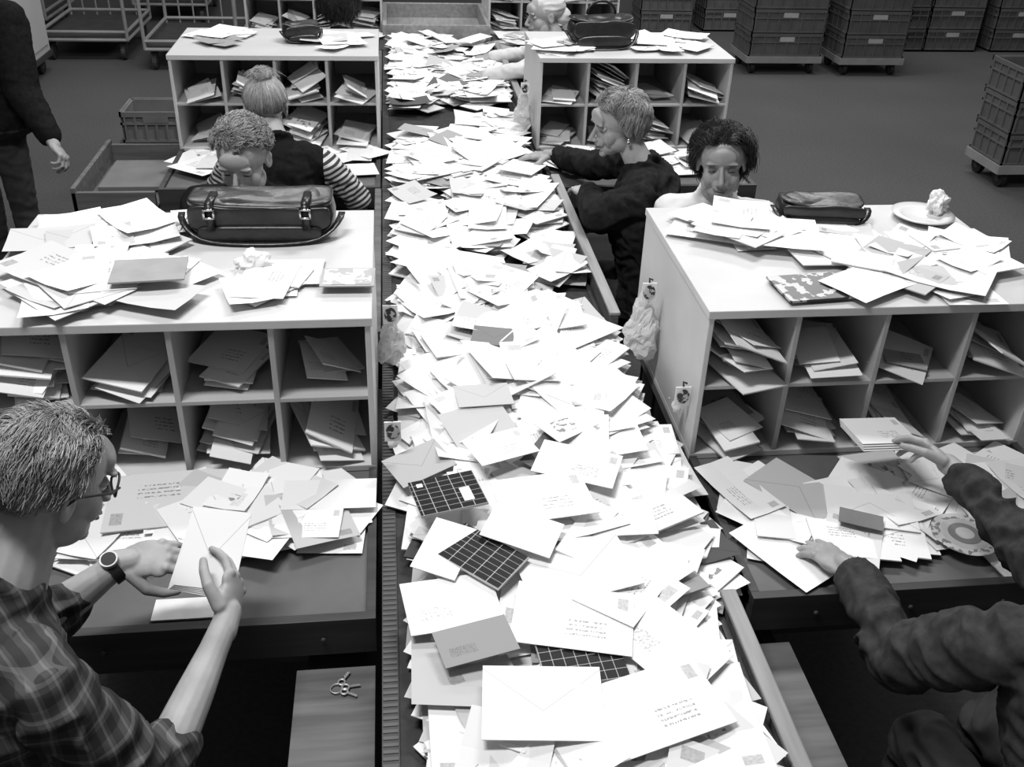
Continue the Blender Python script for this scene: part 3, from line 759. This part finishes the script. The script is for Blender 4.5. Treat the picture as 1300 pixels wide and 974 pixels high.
def make_hand(person,wrist,d,n,left,curl=(.35,.5,.35),spread=.06,forearm_from=None,fr=.04,vox=.0028,thumb_in=.3,name='hand',watch=False):
    wrist=V(wrist); d=V(d).normalized(); n=V(n); n=(n-d*n.dot(d)).normalized()
    s=(n.cross(d) if left else d.cross(n)).normalized()
    P=lambda a,b,c: wrist+d*a+s*b+n*c
    mb=MB(); B=Matrix((d,s,n)).transposed()
    mb.ell(P(.048,0,0),(.052,.040,.0145),B); mb.ell(P(.072,.004,.001),(.028,.041,.0135),B); mb.ell(P(.035,.020,.006),(.034,.019,.014),B); mb.ell(P(.035,-.02,.004),(.036,.017,.013),B)
    mb.cap(P(-.02,0,0),P(.02,0,0),.025,.025)
    lens=[.068,.076,.071,.056]; offs=[.029,.010,-.009,-.027]; base=[.083,.089,.085,.077]
    for i in range(4):
        c1,c2,c3=[c*(1+.12*(i-1)) for c in curl]
        L=lens[i]; p=P(base[i],offs[i],0.0); sp=spread*(1.5-i)
        ang=0; q=p; r0=.0092-(.0008 if i==3 else 0)
        mb.cap(P(base[i]-.04,offs[i]*.75,0),p,.010,r0+.0006)
        mb.ell(p-n*.002,(.0105,.0105,.0105),nu=12,nv=8)
        for (c,l,ra,rb) in((c1,.46,r0,r0*.93),(c2,.3,r0*.97,r0*.86),(c3,.24,r0*.88,r0*.74)):
            ang+=c; dr=(d*math.cos(ang)+n*math.sin(ang)+s*sp).normalized(); q2=q+dr*(L*l*1.08)
            mb.cap(q,q2,ra,rb,n=12); q=q2
    t0=P(.018,.026,.006); t1=t0+(d*.62+s*.68+n*.35).normalized()*.044
    t2=t1+(d*.85+s*(.45-thumb_in)+n*.4).normalized()*.032; t3=t2+(d*.9+s*(.15-thumb_in)+n*.35).normalized()*.026
    mb.cap(t0,t1,.0145,.0115,n=12); mb.cap(t1,t2,.0112,.0098,n=12); mb.cap(t2,t3,.0098,.0078,n=12)
    if forearm_from is not None:
        f=V(forearm_from); v_=wrist-f
        A=v_.normalized(); bel=(s*.5-n*.5).normalized()*fr*.16
        for t0_,t1_,ra,rb in((0,.25,fr*.98,fr*1.08),(.25,.5,fr*1.08,fr*.95),(.5,.8,fr*.95,fr*.74),(.8,1,fr*.74,.0245)):
            mb.cap(f+v_*t0_+bel*math.sin(math.pi*t0_),f+v_*t1_+bel*math.sin(math.pi*t1_),ra,rb)
    o=fuse(mb,name,vox,[SKIN],smooth=3,parent=person)
    if watch:
        mb=MB(); ax=(wrist-V(forearm_from)).normalized(); c=wrist-ax*.018; nb=-n
        a=ax.cross(nb).normalized(); b=a.cross(ax)
        rings=[]
        for i in range(29):
            an=2*math.pi*i/28; o_=a*math.cos(an)+b*math.sin(an)
            rings.append([c+ax*.010+o_*.029,c-ax*.010+o_*.029,c-ax*.010+o_*.033,c+ax*.010+o_*.033])
        mb.loft(rings,0,closed=False); mb.tube([c+nb*.029,c+nb*.038],.017,20,1); mb.tube([c+nb*.038,c+nb*.039],.014,20,2)
        mb.obj('wristwatch',[RUB,METAL,RUB],parent=person)
    return o
def make_body(person,hip,neck,yaw,mats,arms,vox=.007,sw=.17,scale=1,standing=False,matfun=None,disp=.004,legs=True,ankle=None):
    hip=V(hip);neck=V(neck); a=math.radians(yaw); fw=V((-math.sin(a),math.cos(a),0)); rt=V((fw.y,-fw.x,0)); up=(neck-hip).normalized(); f2=up.cross(rt)
    if f2.dot(fw)<0: f2=-f2
    mb=MB(); Ltot=(neck-hip).length
    prof=[(-.16,.13,.10,0),(-.08,.165,.125,0),(0,.17,.13,0),(.2,.158,.122,.004),(.42,.155,.12,.01),(.62,.168,.125,.012),(.78,.17,.115,.004),(.9,.135,.085,-.006),(.98,.075,.062,-.004),(1.03,.058,.055,0)]
    rings=[]
    for t,rx,ry,off in prof:
        c=hip+up*(Ltot*t)+f2*off; s_=sw/.17*scale
        rings.append([c+rt*(math.copysign(abs(math.cos(2*math.pi*j/28))**.85,math.cos(2*math.pi*j/28))*rx*s_)+f2*(math.sin(2*math.pi*j/28)*ry*scale) for j in range(28)])
    mb.loft(rings)
    cc=neck; a1=rt; a2=f2
    mb.tube([cc+(a1*math.cos(i*math.pi/10)*.062+a2*math.sin(i*math.pi/10)*.062)+up*(.008-.02*math.sin(i*math.pi/10)) for i in range(21)],.012,8)
    for side,(sh,el,wr,r1,r2,r3) in arms.items():
        sg=1 if side=='R' else -1
        sh=V(sh) if sh is not None else hip+up*(Ltot*.86)+rt*(sg*sw)
        el=V(el)
        mb.cap(hip+up*(Ltot*.86)+rt*(sg*sw*.55),sh,.07*scale,.062*scale); mb.cap(sh,el,r1,r2)
        if wr is not None: mb.cap(el,V(wr),r2,r3)
    if legs:
        for sg in(-1,1):
            h=hip+rt*(sg*.085)+V((0,0,-.02))
            if standing: k=V((h.x,h.y,.5))+fw*.02; an=V((h.x,h.y,.09))
            else: k=h+fw*.40+V((0,0,-.02)); an=V((k.x,k.y,.10))+fw*(-.03)
            mb.cap(h,k,.088,.06); mb.cap(k,an,.06,.042); mb.cap(an+V((0,0,-.05)),an+fw*.15+V((0,0,-.06)),.04,.034)
    zsplit=hip.z-.03
    def mf(cs):
        base=np.where(cs[:,2]<zsplit,1,0)
        if matfun is not None: base=matfun(cs,base)
        kn=(cs-np.array(hip))@np.array(fw)
        base=np.where((kn>.16)&(cs[:,2]<hip.z+.07),1,base) if not standing else base
        return base
    return fuse(mb,'clothed_body',vox,mats,smooth=3,disp=disp,parent=person,matfun=mf)
def stool(x,y,z=.54,yaw=0):
    e=empty('swivel_stool',(x,y,0)); mb=MB()
    mb.tube([(x,y,z-.05),(x,y,z-.04),(x,y,z-.01),(x,y,z)],[.15,.19,.195,.18],24,0)
    mb.tube([(x,y,.08),(x,y,z-.05)],.025,12,1)
    for i in range(5):
        a=i*2*math.pi/5; mb.tube([(x,y,.1),(x+.27*math.cos(a),y+.27*math.sin(a),.07)],[.02,.014],8,1); mb.ell((x+.27*math.cos(a),y+.27*math.sin(a),.032),(.03,.03,.03),mi=0,nu=12,nv=8)
    mb.obj('stool_parts',[RUB,METAL],parent=e)
# ---- man left (plaid shirt)
P=empty('man_in_plaid_shirt',(-.75,1.05,0))
M=headmat((-.575,1.355,1.305),-46,24)
nk=(-.64,1.26,1.18)
make_head(P,M,nk,glasses=True,vox=.003)
make_hair(P,M,.29,'short',n=11000,length=.042,low=-.6,seed=3,thick=.0010)
make_body(P,(-.80,1.02,.66),nk,-50,[PLAID,TROUS],{'R':(None,(-.425,1.09,.88),(-.408,1.15,.895),.062,.058,.052),'L':(None,(-.70,1.40,.93),(-.645,1.44,.945),.062,.055,.05)},vox=.006,sw=.185,disp=.008,)
make_hand(P,(-.55,1.515,.985),(1,.12,.02),(.1,.35,-.9),True,curl=(.45,.35,.25),forearm_from=(-.70,1.40,.93),fr=.038,watch=True,name='left_forearm_and_hand',vox=.0026)
make_hand(P,(-.335,1.37,.955),(.12,.9,.30),(-.9,.15,-.2),False,curl=(.5,.45,.3),forearm_from=(-.42,1.10,.88),fr=.036,name='right_forearm_and_hand',vox=.0026)
L=Letters()
for k in range(5): L.slab((-.378+.002*k,1.500+.001*k,1.005+.003*k),-.30+.02*k,.60,.1,.115,.155,.002,tone=.78,var=.3 if k<4 else .6)
L.obj('held_letters',parent=P)
stool(-.80,1.02,.53)
# ---- man right (denim)
P=empty('man_in_denim_shirt',(1.18,.95,0))
M=headmat((1.24,1.16,1.35),12,28); nk=(1.18,1.09,1.19)
make_head(P,M,nk,vox=.004); make_hair(P,M,.12,'short',n=2500,length=.05,low=-.55,seed=5)
make_body(P,(1.2,.86,.66),nk,8,[DENIM,TROUS],{'L':((1.00,1.10,1.06),(.945,1.25,.87),(.965,1.47,.862),.066,.058,.044),'R':((1.37,1.12,1.08),(1.33,1.40,.93),(1.285,1.665,.965),.064,.056,.042)},vox=.006,sw=.185,disp=.011)
make_hand(P,(.965,1.515,.855),(-.42,.88,-.12),(0,-.1,-1),True,curl=(.25,.4,.3),forearm_from=(.965,1.46,.86),fr=.03,name='left_hand')
make_hand(P,(1.28,1.71,.965),(-.28,.93,.05),(-.75,-.1,-.65),False,curl=(.45,.5,.35),forearm_from=(1.285,1.65,.965),fr=.03,name='right_hand')
L=Letters(); 
for k in range(4): L.slab((1.17,1.86+.004*k,.955+.004*k),.12,.0,.1,.16,.11,.002,tone=.78,var=.3)
L.obj('held_letters',parent=P)
stool(1.2,.86,.53)
# ---- woman in dark jacket
P=empty('woman_in_dark_jacket',(.95,3.45,0))
M=headmat((.85,3.58,1.215),100,12); nk=(.94,3.53,1.07)
make_head(P,M,nk,female=True,vox=.0032,earring=True,smile=1,eyes_open=.1)
make_hair(P,M,.27,'wavy',n=6500,length=.070,low=-.6,seed=8)
make_body(P,(1.04,3.40,.60),nk,70,[CLOTHD,TROUS],{'R':((.95,3.76,1.0),(.84,4.0,.90),(.74,4.15,.89),.066,.058,.044),'L':((.90,3.34,.99),(.76,3.36,.93),(.77,3.62,.91),.078,.068,.048)},vox=.009,sw=.20,disp=.010,scale=1.18)
make_hand(P,(.70,4.19,.885),(-.7,.3,-.12),(0,0,-1),False,curl=(.15,.3,.25),forearm_from=(.74,4.15,.89),fr=.028,vox=.004,name='right_hand')
make_hand(P,(.765,3.66,.905),(-.2,.9,-.1),(0,0,-1),True,curl=(.3,.4,.3),vox=.005,name='left_hand')
stool(1.04,3.40,.45)
# ---- dark haired woman
P=empty('woman_with_dark_hair',(1.12,3.1,0))
M=headmat((1.09,3.05,1.245),164,4,4); nk=(1.12,3.13,1.09)
make_head(P,M,nk,female=True,vox=.0030,smile=1,eyes_open=.1)
make_hair(P,M,.028,'wavy',n=7500,length=.092,low=-1.0,seed=10)
make_body(P,(1.2,3.22,.6),nk,165,[CLOTHW,TROUS],{'R':(None,(.93,3.0,.9),(.99,2.84,.97),.055,.048,.038),'L':(None,(1.30,3.0,.9),(1.22,2.84,.97),.055,.048,.038)},vox=.01,sw=.16,legs=False)
make_hand(P,(.99,2.83,.975),(.4,-.5,.2),(0,0,-1),False,vox=.005,name='right_hand'); make_hand(P,(1.22,2.83,.975),(-.4,-.5,.2),(0,0,-1),True,vox=.005,name='left_hand')
stool(1.2,3.25,.45)
# ---- curly person
P=empty('woman_with_curly_hair',(-.48,3.1,0))
M=headmat((-.47,3.03,1.275),170,20); nk=(-.48,3.13,1.14)
make_head(P,M,nk,female=True,vox=.0030,eyes_open=.1)
make_hair(P,M,.27,'curly',n=7500,length=.062,low=-.6,seed=12)
make_body(P,(-.48,3.28,.66),nk,175,[CLOTHB,TROUS],{'R':(None,(-.68,3.0,.95),(-.60,2.82,.99),.055,.048,.038),'L':(None,(-.26,3.0,.95),(-.36,2.82,.99),.055,.048,.038)},vox=.01,sw=.17,legs=False)
make_hand(P,(-.60,2.81,.99),(.4,-.4,.2),(0,0,-1),False,vox=.005,name='right_hand'); make_hand(P,(-.36,2.81,.99),(-.4,-.4,.2),(0,0,-1),True,vox=.005,name='left_hand')
stool(-.48,3.28,.53)
# ---- woman with bun, striped sleeves and vest
P=empty('woman_with_hair_bun',(-.45,3.8,0))
M=headmat((-.50,3.93,1.17),8,24); nk=(-.46,3.83,1.07)
make_head(P,M,nk,female=True,vox=.005)
make_hair(P,M,.34,'bun',n=6500,low=-.75,seed=14)
def vest(cs,base):
    x=np.abs((cs[:,0]+.44)); 
    return np.where((x<.165)&(base==0),2,base)
make_body(P,(-.42,3.66,.60),nk,4,[STRIPE,TROUS,CLOTHB],{'L':((-.63,3.78,.98),(-.73,3.88,.82),(-.62,4.15,.88),.060,.052,.04),'R':((-.26,3.78,.98),(-.15,3.84,.82),(-.28,4.15,.88),.060,.052,.04)},vox=.009,sw=.17,matfun=vest,disp=.006)
make_hand(P,(-.61,4.17,.88),(.3,.9,0),(0,0,-1),True,vox=.005,name='left_hand'); make_hand(P,(-.29,4.17,.88),(-.3,.9,0),(0,0,-1),False,vox=.005,name='right_hand')
stool(-.42,3.66,.46)
# ---- woman with long dark hair at the far left station (seen from behind)
P=empty('woman_with_long_dark_hair',(-.3,5.8,0))
M=headmat((-.29,5.95,1.19),5,20); nk=(-.29,5.87,1.05)
make_head(P,M,nk,female=True,vox=.006)
make_hair(P,M,.022,'wavy',n=4500,length=.13,low=-1.0,seed=22)
make_body(P,(-.32,5.74,.60),nk,3,[CLOTHB,TROUS],{'L':(None,(-.55,5.95,.84),(-.45,6.2,.88),.058,.05,.04),'R':(None,(-.13,5.95,.84),(-.2,6.2,.88),.058,.05,.04)},vox=.012,sw=.155)
make_hand(P,(-.44,6.22,.88),(.3,.9,0),(0,0,-1),True,vox=.006,name='left_hand'); make_hand(P,(-.21,6.22,.88),(-.3,.9,0),(0,0,-1),False,vox=.006,name='right_hand')
stool(-.32,5.74,.46)
# ---- woman with white headscarf (far)
P=empty('woman_with_headscarf',(.98,5.7,0))
M=headmat((.87,5.70,1.19),105,8); nk=(.95,5.68,1.05)
make_head(P,M,nk,female=True,vox=.004,eyes_open=.1,smile=1)
make_body(P,(1.05,5.62,.6),nk,75,[CLOTHW,TROUS],{'R':((.98,5.88,1.0),(.8,6.0,.9),(.62,6.05,.87),.055,.048,.038),'L':((.90,5.55,1.0),(.72,5.5,.93),(.55,5.62,.87),.055,.048,.038)},vox=.011,sw=.16)
make_hand(P,(.60,6.05,.87),(-1,.1,-.1),(0,0,-1),False,vox=.006,name='right_hand'); make_hand(P,(.53,5.63,.87),(-1,.2,-.1),(0,0,-1),True,vox=.006,name='left_hand')
mb=MB(); mb.ell((0,-.034,.050),(.088,.100,.078)); mb.ell((0,-.11,-.02),(.05,.05,.05)); mb.ell((0,-.14,-.06),(.03,.03,.06))
o=fuse(mb,'headscarf',.005,[CLOTHW],smooth=4,disp=.003,dscale=18); o.data.transform(M); par(o,P)
stool(1.05,5.62,.45)
# ---- standing person at left edge
P=empty('person_standing_in_dark_clothes',(-1.82,4.6,0))
M=headmat((-1.82,4.64,1.6),-10,20); nk=(-1.84,4.6,1.44)
make_head(P,M,nk,vox=.006); make_hair(P,M,.08,'short',n=1500,length=.05,seed=20)
make_body(P,(-1.84,4.6,.95),nk,-10,[CLOTHB,TROUS],{'R':(None,(-1.60,4.46,1.10),(-1.47,4.30,.95),.085,.076,.050),'L':(None,(-2.10,4.7,1.08),(-2.0,4.9,.98),.06,.052,.04)},vox=.011,sw=.21,standing=True,scale=1.25)
make_hand(P,(-1.455,4.275,.93),(.45,-.3,-.6),(-.5,-.2,-.7),False,curl=(.7,.8,.5),vox=.004,name='right_hand'); make_hand(P,(-1.99,4.91,.97),(.5,.8,-.3),(0,0,-1),True,vox=.006,name='left_hand')
# ---------------------------------------------------------------- lights
def area(name,loc,sx,sy,en,rot=(0,0,0)):
    l=bpy.data.lights.new(name,'AREA'); l.shape='RECTANGLE'; l.size=sx; l.size_y=sy; l.energy=en
    o=bpy.data.objects.new(name,l); o.location=loc; o.rotation_euler=rot; scene.collection.objects.link(o)
area('ceiling_light',(-.9,1.3,4.6),1.4,.4,145); area('ceiling_light',(1.4,4.2,4.6),1.8,.5,145); area('ceiling_light',(-1.2,7.5,4.6),2.4,.8,115); area('ceiling_light',(4,9,4.8),2.4,1.2,140)
w=bpy.data.worlds.new('room_ambient'); scene.world=w; w.use_nodes=True
w.node_tree.nodes['Background'].inputs[0].default_value=(.6,.6,.6,1); w.node_tree.nodes['Background'].inputs[1].default_value=.27
# ---------------------------------------------------------------- camera
cam=bpy.data.cameras.new('camera'); co=bpy.data.objects.new('camera',cam); scene.collection.objects.link(co)
x=V((.993,-.1134,.0321)).normalized(); y=V((.029,.499,.8661)); y=(y-x*y.dot(x)).normalized(); z=x.cross(y)
Mx=Matrix((x,y,z)).transposed().to_4x4(); Mx.translation=(0,0,2.32); co.matrix_world=Mx
cam.sensor_width=36; cam.lens=34.42; cam.shift_y=-.0346; cam.clip_start=.05; cam.clip_end=100
scene.camera=co
scene.view_settings.view_transform='Standard'
scene.view_settings.look='None'
